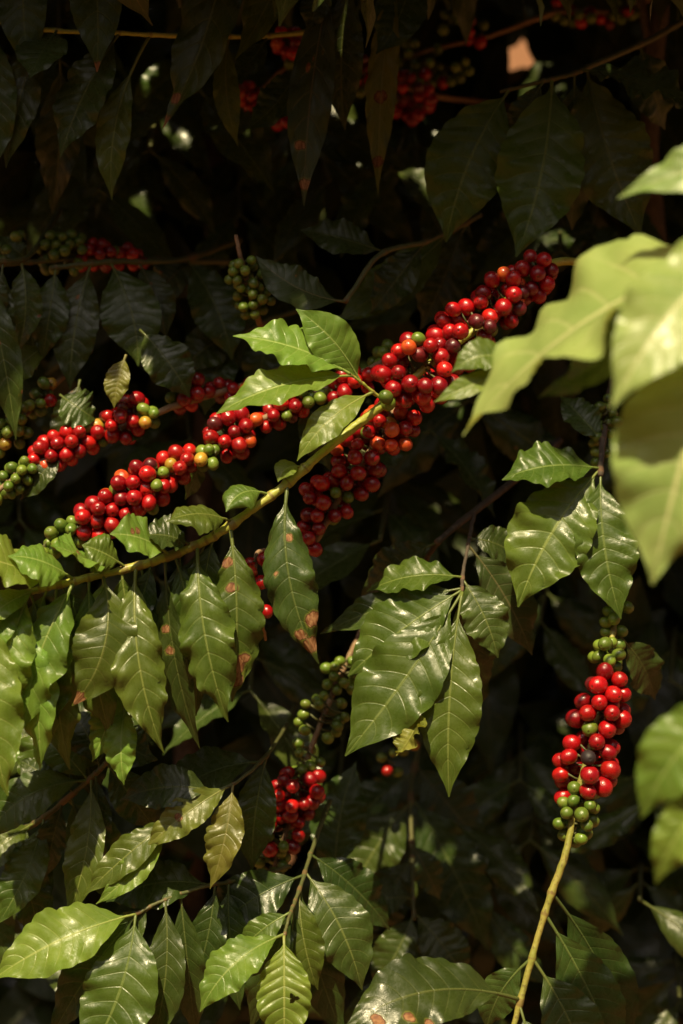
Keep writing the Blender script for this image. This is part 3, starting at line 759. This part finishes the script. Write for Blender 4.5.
# --- left middle
make_branch('dusty greyish leaf spray at the left edge below the green cherries',
    stem=[(60, 210, 1.600, 2.6), (30, 255, 1.500, 2.4), (0, 262, 1.460, 2.2), (-30, 262, 1.450, 2)], mat='dull_stem',
    leaves=[L(4, 262, 8, 372, 30, b=6, dd=-10, a=8, m='spotted', f=20, wv=1.2), L(22, 262, 18, 352, 36, b=-6, dd=-5, a=8, m='spotted', f=18, wv=1.0, r=10),
            L(-10, 262, -4, 330, 30, m='old', f=14), L(28, 300, 36, 370, 42, m='spotted', f=10, d=1.520),
            L(52, 342, -6, 400, 34, b=6, m='mid', f=12, d=1.500, wv=.9), L(-20, 262, 16, 440, 36, b=-4, m='spotted', d=1.450, f=14)])
make_branch('dim branch of big flat leaves in the left middle, one small leaf pale yellow',
    stem=[(240, 240, 1.690, 3), (180, 260, 1.580, 2.6), (110, 262, 1.520, 2.4), (50, 268, 1.500, 2.2)], mat='dull_stem',
    leaves=[L(110, 264, 138, 366, 60, b=-8, dd=-20, a=8, m='mature', f=6, wv=.6), L(94, 262, 70, 390, 46, b=6, dd=-20, a=8, m='spotted', f=10, wv=.8),
            L(58, 268, 42, 360, 40, b=0, dd=-10, a=8, m='mature', f=10), L(140, 262, 166, 338, 36, b=-4, dd=-15, a=8, m='old', f=16),
            L(126, 355, 114, 408, 25, b=2, dd=-10, a=4, m='yellow', f=14, wv=1, d=1.440, q=2), L(60, 395, 96, 420, 40, b=0, m='mature', f=8, d=1.460),
            L(185, 262, 232, 360, 52, b=-8, dd=-20, m='mature', f=10), L(190, 256, 150, 300, 40, m='old', f=10),
            L(140, 330, 190, 398, 46, b=-4, dd=-10, m='mature', f=10, d=1.480), L(80, 380, 62, 460, 38, m='spotted', f=10, d=1.480)])
make_branch('dim glossy leaf pair just left of the bright young leaves',
    stem=[(330, 300, 1.70, 2.6), (270, 320, 1.62, 2.4), (240, 335, 1.60, 2.0)], mat='dull_stem',
    leaves=[L(245, 332, 180, 374, 44, b=8, dd=-15, a=8, m='mature', f=10, wv=.8), L(240, 338, 205, 415, 42, b=8, dd=-10, a=8, m='mature', f=10, wv=.8),
            L(262, 322, 196, 320, 38, b=6, dd=0, m='spotted', f=10), L(270, 322, 255, 400, 40, m='mature', f=10)])
make_branch('dark twig above the bright young leaves with an olive leaf and long green leaf',
    stem=[(480, 215, 1.620, 2.8), (430, 240, 1.520, 2.4), (380, 255, 1.480, 2.2), (345, 302, 1.450, 2.0)], mat='dull_stem',
    leaves=[L(345, 302, 256, 256, 40, b=-9, dd=-5, a=10, m='old', f=8, wv=.9), L(448, 230, 334, 322, 48, b=-6, dd=-25, a=8, m='mid', f=8, wv=1.0, q=1.3),
            L(430, 262, 370, 314, 40, b=4, dd=10, m='mature', f=10), L(470, 230, 420, 330, 50, b=0, dd=20, m='mature', f=10),
            L(380, 240, 300, 230, 36, m='mature')])

# --- lower left
make_branch('leafy lower left twig with paired long leaves and two pale crumpled ones at its end',
    stem=[(-60, 900, 1.50, 2.8), (-10, 850, 1.46, 2.6), (40, 820, 1.43, 2.2), (82, 786, 1.40, 2.0), (106, 763, 1.39, 1.7), (120, 748, 1.38, 1.4)], mat='dull_stem',
    leaves=[L(118, 750, 122, 676, 6, m='mature', f=0, wv=0, pf=.9), L(122, 678, 92, 762, 34, b=-2, dd=-10, a=8, m='young', f=16, wv=1.6, q=1.6, d=1.36),
            L(120, 748, 124, 784, 4, m='mature', pf=.9, wv=0), L(126, 702, 124, 785, 32, b=4, dd=-20, a=10, m='young', f=18, wv=1.6, q=1.4, d=1.35),
            L(88, 780, -20, 846, 44, b=18, dd=-15, a=10, m='mid', f=10, wv=.8), L(90, 779, 66, 922, 38, b=-8, dd=-25, a=10, m='mid', f=10, wv=1.1),
            L(44, 818, -4, 926, 42, b=-6, dd=-25, a=10, m='mid', f=10, wv=1.1), L(96, 775, 100, 868, 30, b=0, dd=12, a=8, m='mature', f=14),
            L(24, 828, 30, 930, 40, b=-5, dd=12, a=10, m='mature', f=12, wv=1.2), L(70, 795, 120, 905, 40, b=5, dd=12, a=8, m='mid', f=12, wv=1.2), L(36, 822, -30, 880, 36, b=6, dd=-20, a=10, m='mid', f=14), L(100, 768, 60, 700, 46, b=6, dd=30, m='mature', f=10), L(60, 802, 44, 880, 30, dd=20, m='mature', f=14),
            L(74, 792, 20, 760, 46, b=0, dd=10, a=8, m='mature', f=10), L(106, 763, 156, 830, 40, b=0, dd=20, a=8, m='mature'), L(20, 832, 46, 950, 40, b=4, dd=0, a=10, m='mature', f=12, wv=1.2), L(-20, 860, -4, 985, 44, b=-4, dd=-10, a=10, m='mature', f=12), L(66, 800, 120, 880, 38, b=-5, dd=14, a=8, m='mid', f=12, wv=1.2), L(88, 782, 30, 730, 38, b=5, dd=14, m='mid', f=12)])
make_branch('half-shaded twig of plain green leaves hanging below the left end of the leaf row',
    stem=[(-60, 700, 1.52, 2.6), (0, 705, 1.46, 2.4), (60, 712, 1.44, 2.0), (104, 716, 1.42, 1.6)], mat='dull_stem',
    leaves=[L(64, 712, 28, 796, 42, b=6, dd=-15, a=10, m='mid', f=12, wv=1.2), L(66, 712, 92, 800, 44, b=-6, dd=0, a=10, m='mature', f=12, wv=1.1),
            L(104, 716, 158, 760, 40, b=8, dd=-5, a=10, m='mature', f=12, wv=1.1), L(100, 716, 70, 770, 34, b=-6, dd=-15, a=10, m='mid', f=12, wv=1.2),
            L(20, 708, -10, 790, 44, b=6, dd=-20, a=12, m='young', f=12, wv=1.5), L(24, 706, 56, 660, 38, b=6, dd=10, m='mature', f=12), L(104, 715, 150, 690, 36, b=6, dd=20, m='mature', f=12)])
make_branch('twig with a pale patchy leaf and a yellowing crinkled leaf left of the scarlet cherries',
    stem=[(300, 690, 1.80, 2.6), (288, 722, 1.62, 2.4), (266, 756, 1.42, 2.0), (236, 782, 1.37, 1.8), (200, 800, 1.36, 1.5), (160, 830, 1.37, 1.3)], mat='dull_stem', rscale=.75,
    leaves=[L(234, 782, 144, 850, 34, b=4, dd=-20, a=10, m='yellow', f=12, wv=1.4, q=1.4, dm=((.55, .1, 4),), lb='narrow patchy leaf gone pale yellow with a dark scar'),
            L(232, 784, 210, 889, 36, b=-4, dd=-20, a=10, m='yellow', f=14, wv=1.5, q=1.4, tw=20),
            L(262, 762, 160, 812, 44, b=14, dd=-5, a=10, m='mature', f=10, wv=.7, up=.9), L(266, 757, 252, 872, 42, b=4, dd=-5, a=10, m='mature', f=10, wv=.8),
            L(180, 818, 84, 896, 32, b=4, dd=-15, a=10, m='mid', f=12, wv=1.2), L(172, 830, 96, 904, 28, b=-4, dd=-25, a=10, m='young', f=14, wv=1.4),
            L(215, 795, 120, 800, 40, b=10, dd=10, m='mature', f=10), L(160, 832, 110, 860, 40, b=-8, dd=20, m='mature', f=10)])
make_branch('bottom left twig with two broad sunlit leaves spread in a V',
    stem=[(290, 866, 1.46, 2.6), (250, 878, 1.42, 2.2), (206, 886, 1.38, 2.0), (165, 900, 1.36, 1.8), (136, 914, 1.35, 1.8)], mat='dull_stem', rscale=.75,
    leaves=[L(136, 914, -8, 980, 56, b=8, dd=-25, a=12, m='young', f=12, wv=1.1, q=1.3, up=.7), L(138, 916, 82, 1066, 74, b=-10, dd=-30, a=12, m='mid', f=10, wv=.9, q=1.2),
            L(208, 882, 106, 902, 42, b=10, dd=-5, a=10, m='mature', f=10, wv=.9, up=.8), L(166, 902, 150, 1050, 42, b=-8, dd=-12, a=10, m='mature', f=12, wv=1.0),
            L(214, 888, 186, 1000, 40, b=-6, dd=0, a=10, m='mature', f=12), L(240, 882, 205, 985, 42, b=0, dd=12, m='mature', f=12),
            L(180, 896, 196, 1040, 34, dd=15, m='mature'), L(140, 912, 50, 1040, 44, b=6, dd=15, a=8, m='mature', f=12), L(150, 908, 100, 960, 36, dd=25, m='mature'), L(230, 884, 240, 1010, 40, b=4, dd=-6, m='mature', f=12)])
make_branch('bottom twig with two bright lime leaves, one holed, under glossy dark ones',
    stem=[(330, 800, 1.52, 2.6), (312, 850, 1.45, 2.4), (301, 885, 1.40, 2.0), (290, 915, 1.36, 1.8), (284, 936, 1.34, 1.5)], mat='dull_stem', rscale=.75,
    leaves=[L(302, 876, 198, 950, 56, b=10, dd=-5, a=12, m='mature', f=10, wv=.9), L(310, 855, 390, 930, 46, b=-6, dd=25, a=8, m='mature', f=10), L(300, 888, 345, 1040, 44, b=5, dd=18, a=8, m='mature', f=12), L(296, 900, 262, 1050, 42, b=-5, dd=16, a=8, m='mature', f=12), L(304, 872, 362, 990, 56, b=-8, dd=-20, a=14, m='mature', f=10, wv=.8, up=.8),
            L(297, 892, 318, 990, 40, b=4, dd=-15, a=10, m='mid', f=14, wv=1.0, r=15), L(283, 934, 200, 1012, 40, b=12, dd=-25, a=12, m='young', f=14, wv=1.2, up=.9),
            L(285, 937, 284, 1052, 54, b=0, dd=-20, a=12, m='young', f=10, wv=1.0, q=1.3, ho=((.50, -.35, 3.4), (.80, -.5, 3.4)), lb='bright lime leaf with insect holes'),
            L(290, 912, 236, 956, 26, b=4, dd=10, m='mid', f=12), L(335, 880, 356, 762, 56, b=-6, dd=30, a=4, m='mature', f=8, d=1.56), L(292, 905, 250, 1030, 40, dd=20, m='mature')])
make_branch('dark drooping spray between the two hanging cherry branches low down',
    stem=[(430, 700, 1.84, 2.6), (412, 780, 1.72, 2.4), (412, 850, 1.65, 2.0), (414, 920, 1.60, 1.6)], mat='dull_stem',
    leaves=[L(410, 800, 345, 905, 56, b=4, dd=-10, a=8, m='mature', f=8), L(414, 795, 488, 950, 64, b=-4, dd=-20, a=8, m='mature', f=6, wv=.9), L(412, 760, 486, 850, 50, b=0, dd=10, m='old', f=8),
            L(412, 912, 468, 985, 44, b=-4, dd=-20, a=8, m='mature', f=10), L(412, 914, 372, 990, 44, b=-4, dd=-15, a=8, m='mature', f=14), L(412, 860, 362, 935, 50, b=0, dd=0, m='mature', f=10),
            L(412, 770, 314, 868, 56, b=6, dd=10, a=8, m='mature', f=8), L(414, 900, 352, 910, 34, b=6, m='mature', f=8), L(414, 840, 440, 900, 30, m='old', f=10)],
    clusters=[(400, 730, 392, 780, 1.66, 6, 44, 'GR', 6.4)])

# ------------------------------------------------------------------ shaded leafy branches behind
SB = [
    ('shaded leafy branch behind the top left drooping leaves', 60, -40, 2.3, 60, 60, 1.66),
    ('shaded leafy branch below the top left corner twig', 170, 60, 2.3, 150, 150, 1.70),
    ('shaded leafy branch behind the scattered crimson cherries at the top', 330, 40, 2.3, 300, 120, 1.74),
    ('shaded leafy branch between the top cherries and the broad dark leaves', 400, 60, 2.3, 420, 190, 1.78),
    ('shaded leafy branch behind the broad dark leaves at the upper right', 620, 160, 2.3, 590, 230, 1.75),
    ('shaded leafy branch under the top middle withered leaves', 240, 130, 2.3, 240, 215, 1.80),
    ('shaded leafy branch behind the high left green cherries', 60, 180, 2.3, 40, 215, 1.84),
    ('shaded leafy branch behind the dim flat leaves in the left middle', 140, 280, 2.3, 110, 320, 1.86),
    ('shaded leafy branch behind the small green cherry bunch', 260, 240, 2.3, 290, 290, 1.84),
    ('shaded leafy branch behind the upper end of the red cherry mass', 460, 200, 2.3, 450, 280, 1.72),
    ('shaded leafy branch filling the dark left edge under the green and yellow cherries', 20, 480, 2.3, 20, 520, 1.75),
    ('shaded leafy branch behind the crimson cherry branch', 180, 400, 2.3, 190, 440, 1.72),
    ('shaded leafy branch behind the row of hanging leaves', 160, 560, 2.3, 150, 600, 1.66),
    ('shaded leafy branch right of the steep run of red cherries', 430, 400, 2.3, 430, 430, 1.66),
    ('shaded leafy branch behind the brown twig of scalloped leaves', 400, 480, 2.2, 380, 540, 1.64),
    ('shaded leafy branch right of the scalloped leaves', 560, 560, 2.3, 540, 620, 1.76),
    ('shaded leafy branch behind the blurred lime leaves', 640, 380, 2.3, 640, 440, 1.74),
    ('shaded leafy branch right of the maroon-red cherries', 680, 620, 2.3, 670, 680, 1.72),
    ('shaded leafy branch left of the maroon-red cherries', 520, 720, 2.3, 520, 780, 1.75),
    ('shaded leafy branch behind the hanging brown twig of cherries', 260, 620, 2.2, 250, 690, 1.62),
    ('shaded leafy branch behind the pale crumpled leaves', 60, 640, 2.2, 70, 700, 1.60),
    ('shaded leafy branch at the lower left edge', 10, 880, 2.2, 30, 930, 1.58),
    ('shaded leafy branch behind the scarlet cherries', 350, 700, 2.3, 340, 780, 1.72),
    ('shaded leafy branch along the bottom edge behind the lime leaves', 220, 940, 2.2, 240, 980, 1.60),
    ('shaded leafy branch between the lime leaf and the wet-looking glossy leaf at the bottom', 390, 920, 2.2, 400, 960, 1.64),
    ('shaded leafy branch left of the bare yellow stem', 490, 860, 2.3, 480, 900, 1.66),
    ('shaded leafy branch right of the bare yellow stem', 640, 880, 2.3, 640, 900, 1.62),
    ('shaded leafy branch in the bottom right corner', 670, 960, 2.3, 680, 1000, 1.66),
    ('shaded leafy branch crossing behind the corner twig at the very top left', -20, 40, 2.3, 20, 110, 1.60),
    ('shaded leafy branch between the two drooping twigs at the top left', 200, 20, 2.3, 200, 90, 1.62),
    ('shaded leafy branch under the scattered crimson cherries', 300, 140, 2.3, 330, 180, 1.66),
    ('shaded leafy branch just above the high left green cherries', 120, 140, 2.3, 100, 190, 1.68),
    ('shaded leafy branch left of the broad dark quilted leaves', 420, 140, 2.3, 390, 170, 1.70),
    ('shaded leafy branch under the broad dark quilted leaves', 560, 220, 2.3, 560, 250, 1.64),
    ('shaded leafy branch between the steep cherries and the three quilted leaves', 470, 440, 2.3, 470, 400, 1.72),
    ('shaded leafy branch left of the hanging maroon-red cherries and lower down', 540, 800, 2.3, 530, 840, 1.70),
    ('shaded leafy branch right of the lowest green cherries', 640, 760, 2.3, 650, 800, 1.66),
    ('shaded leafy branch beneath the long scalloped leaf tip', 440, 780, 2.3, 450, 820, 1.68),
    ('shaded leafy branch at the left edge under the dusty leaves', -20, 340, 2.2, 10, 380, 1.78),
]
random.seed(21)
for lb, *a in SB:
    if a[3] > 320 and a[4] > 560: a[5] += .05
    shade_branch(lb, *a)

# ------------------------------------------------------------------ stems of the bush
def trunk(label, pts, group=None):
    base = P(*pts[0][:3])
    root = bpy.data.objects.new('coffee_tree', None); COL.objects.link(root); root.location = base
    pr = catmull([(*P(*q[:3]), q[3] * .001) for q in pts], 10)
    rad = pr[:, 3] * (1 + .08 * np.sin(np.arange(len(pr)) * .9))
    vs, fs = tube(pr[:, :3] - np.array(base), rad, 12)
    obj('trunk', mesh_from('trunk', vs, fs, M['bark'], attr={'node': [0] * len(vs)}), root)
    tag(root, label, 'tree', group)
trunk('brown coffee trunk standing at the top right corner', [(740, 1500, 2.3, 17), (735, 900, 2.15, 15), (690, 500, 2.0, 13), (652, 200, 1.84, 11), (656, 60, 1.80, 9), (668, -60, 1.78, 8), (690, -400, 1.8, 6)])
trunk('thin brown shoot leaning beside the trunk at the top right corner', [(640, 300, 1.95, 5), (655, 120, 1.86, 5), (648, 40, 1.80, 4.5), (636, -40, 1.78, 4), (620, -200, 1.78, 3)])
trunk('thick greenish brown trunk showing dimly behind the hanging leaf row', [(200, 1600, 2.05, 19), (196, 1000, 2.0, 17), (186, 760, 1.95, 15), (200, 500, 1.98, 13), (215, 200, 2.0, 11), (220, -200, 2.05, 8)])

# ------------------------------------------------------------------ leaf masses nobody could count
GAPS = [(524, 50, 17), (538, 68, 10), (506, 68, 9), (562, 70, 6), (590, 66, 6), (482, 20, 4), (425, 20, 5), (425, 188, 4), (638, 40, 5), (664, 64, 6), (586, 24, 4)]
def leaf_mass(name, n, sampler, label, mats=('mature', 'old'), size=(.10, .15), gaps=True, face=(0, -1, .4)):
    lo = []
    for i in range(6):
        rs = np.random.default_rng(500 + i)
        V, F_, UV, D = leaf_geo((0, 0, 0), (0, .5, rs.uniform(.1, .25)), (0, 1, -.05), rs.uniform(.17, .21), (0, 0, 1), 0, rs.uniform(-25, 25), 14, 1.2, 1, .06, 12, 4, 500 + i, pet=.008)
        nb = 13 * 5
        lo.append((np.array(V[:nb]), [f for f in F_ if max(f) < nb], np.array(UV[:nb])))
    AV, AF, AU, c = [], [], [], 0
    k = 0
    while k < n:
        p = sampler(); k += 1
        dr = Vector((random.uniform(-1, 1), random.uniform(-.7, .4), random.uniform(-1.4, -.1)))
        sz = random.uniform(*size)
        if gaps:
            bad = False
            for t in (0, .33, .66, 1):
                q = Vector(p) + dr.normalized() * sz * t
                if q.y < .2: continue
                x, y, d = proj(q)
                for gx, gy, gr in GAPS:
                    if math.hypot(x - gx, y - gy) < gr + 3: bad = True
            if bad: continue
        nr = Vector(face) + Vector((random.uniform(-.7, .7), random.uniform(-.4, .4), random.uniform(-.2, .8)))
        mt = np.array(Matrix.Translation(p) @ orient(dr, nr, sz))
        V, F_, UV = lo[random.randrange(6)]
        vv = V @ mt[:3, :3].T + mt[:3, 3]
        AV.append(vv); AF += [tuple(q + c for q in f) for f in F_]; AU.append(UV); c += len(V)
    me = mesh_from(name, np.concatenate(AV), AF, M[mats[0]], np.concatenate(AU))
    me.materials.append(M[mats[1]])
    o = obj(name, me)
    per = len(lo[0][1])
    mi = np.repeat(np.array([random.random() < .35 for _ in range(len(AF) // per)], dtype=np.int32), per)
    me.polygons.foreach_set('material_index', mi)
    tag(o, label, 'foliage', None, 'stuff')
    return o
random.seed(5)
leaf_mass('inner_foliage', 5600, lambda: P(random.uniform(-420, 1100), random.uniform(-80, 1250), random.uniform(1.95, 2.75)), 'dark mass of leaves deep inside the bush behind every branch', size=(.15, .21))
TANEL = math.tan(R(62))
def up_s():  # canopy front cut along the sun's slope to set where shade falls
    while True:
        p_x = random.uniform(-.95, 1.05); y = random.uniform(.80, 2.7); h = random.uniform(0, 1.15)
        zt = y * math.tan(R(16.7) + PITCH) + .10
        z = zt + h * h
        if z + TANEL * y > (2.76 if -.08 < p_x < .75 else 2.78 if p_x > 0 else 2.84) + random.uniform(0, .08) and z < 1.4:
            return Vector((p_x, y, CAM.z + z))
leaf_mass('upper_shade_foliage', 5600, up_s, 'unseen upper leaves of the bush, massed above the view to shade it', gaps=False, face=(0, -.4, 1))  # out of view; shaped to keep sun off the top and the rear
leaf_mass('added_sky_block_row', 3600, lambda: Vector((random.uniform(-4.5, 4.5), random.uniform(-2.8, -1.3), random.uniform(.1, 3.1))), 'unseen leaf row added behind the camera to block sky light', gaps=False, size=(.22, .34), face=(0, 1, .4))  # added out of view to cut sky fill and blue reflections

# ------------------------------------------------------------------ ground: soil path rising to a bank behind the bush
def ground():
    xs = np.linspace(-60, 60, 121); ys = np.concatenate([np.linspace(-40, 2, 22), np.linspace(2.5, 14, 60), np.linspace(15, 110, 60)])
    V, F_ = [], []
    for y in ys:
        for x in xs:
            h = 0 if y < 3 else (y - 3) * .42 * min(1, (y - 3) / 2)
            h += .03 * math.sin(x * 2.1 + y) * math.sin(y * 1.7) if abs(x) < 20 else 0
            V.append((x, y, h))
    n = len(xs)
    for i in range(len(ys) - 1):
        for j in range(n - 1):
            a = i * n + j; F_.append((a, a + 1, a + n + 1, a + n))
    k = NT('orange soil'); tc = k.n('TexCoord').outputs['Object']
    n1 = k.noise(tc, 1.3, 5, .6); n2 = k.noise(tc, 14, 6, .65)
    col = k.mix(k.rng(n1, .3, .7), (.17, .072, .03), (.24, .11, .048)); col = k.mix(k.math('MULTIPLY', k.rng(n2, .5, .7), .5), col, (.20, .08, .035))
    pb = k.n('BsdfPrincipled'); k.l(col, pb.inputs['Base Color']); pb.inputs['Roughness'].default_value = .95
    bp = k.n('Bump'); bp.inputs['Strength'].default_value = .8; bp.inputs['Distance'].default_value = .04
    k.l(n2, bp.inputs['Height']); k.l(bp.outputs[0], pb.inputs['Normal']); k.l(pb.outputs[0], k.out.inputs[0])
    o = obj('ground', mesh_from('ground', V, F_, k.m)); o['kind'] = 'structure'
    o['label'] = 'orange soil rising behind the bush'; o['category'] = 'ground'
ground()

# ------------------------------------------------------------------ light
SUN_EL, SUN_AZ = R(62), R(-16)     # sun behind the camera, a little to its left
to_sun = Vector((math.sin(SUN_AZ) * math.cos(SUN_EL), -math.cos(SUN_AZ) * math.cos(SUN_EL), math.sin(SUN_EL)))
sd = bpy.data.lights.new('sun', 'SUN'); sd.energy = 5.0; sd.angle = R(.6); sd.color = (1.0, .82, .48)
so = bpy.data.objects.new('sun', sd); COL.objects.link(so); so.rotation_euler = to_sun.to_track_quat('Z', 'Y').to_euler()
so.location = (2, -3, 6)
w = bpy.data.worlds.new('World'); sc.world = w; w.use_nodes = True
nt = w.node_tree; bg = nt.nodes['Background']
sky = nt.nodes.new('ShaderNodeTexSky'); sky.sky_type = 'NISHITA'; sky.sun_disc = False
sky.sun_elevation = SUN_EL; sky.sun_rotation = math.atan2(to_sun.x, to_sun.y)
sky.dust_density = 6.0; sky.ozone_density = .2; sky.air_density = .15
nt.links.new(sky.outputs[0], bg.inputs[0]); bg.inputs[1].default_value = .05

sc.view_settings.view_transform = 'Standard'; sc.view_settings.look = 'None'
sc.view_settings.exposure = 0.52; sc.view_settings.gamma = 1.0
sc.render.engine = 'CYCLES'
sc.cycles.use_denoising = True
sc.cycles.max_bounces = 4; sc.cycles.transparent_max_bounces = 4
sc.cycles.caustics_reflective = False; sc.cycles.caustics_refractive = False
sc.cycles.sample_clamp_indirect = 4
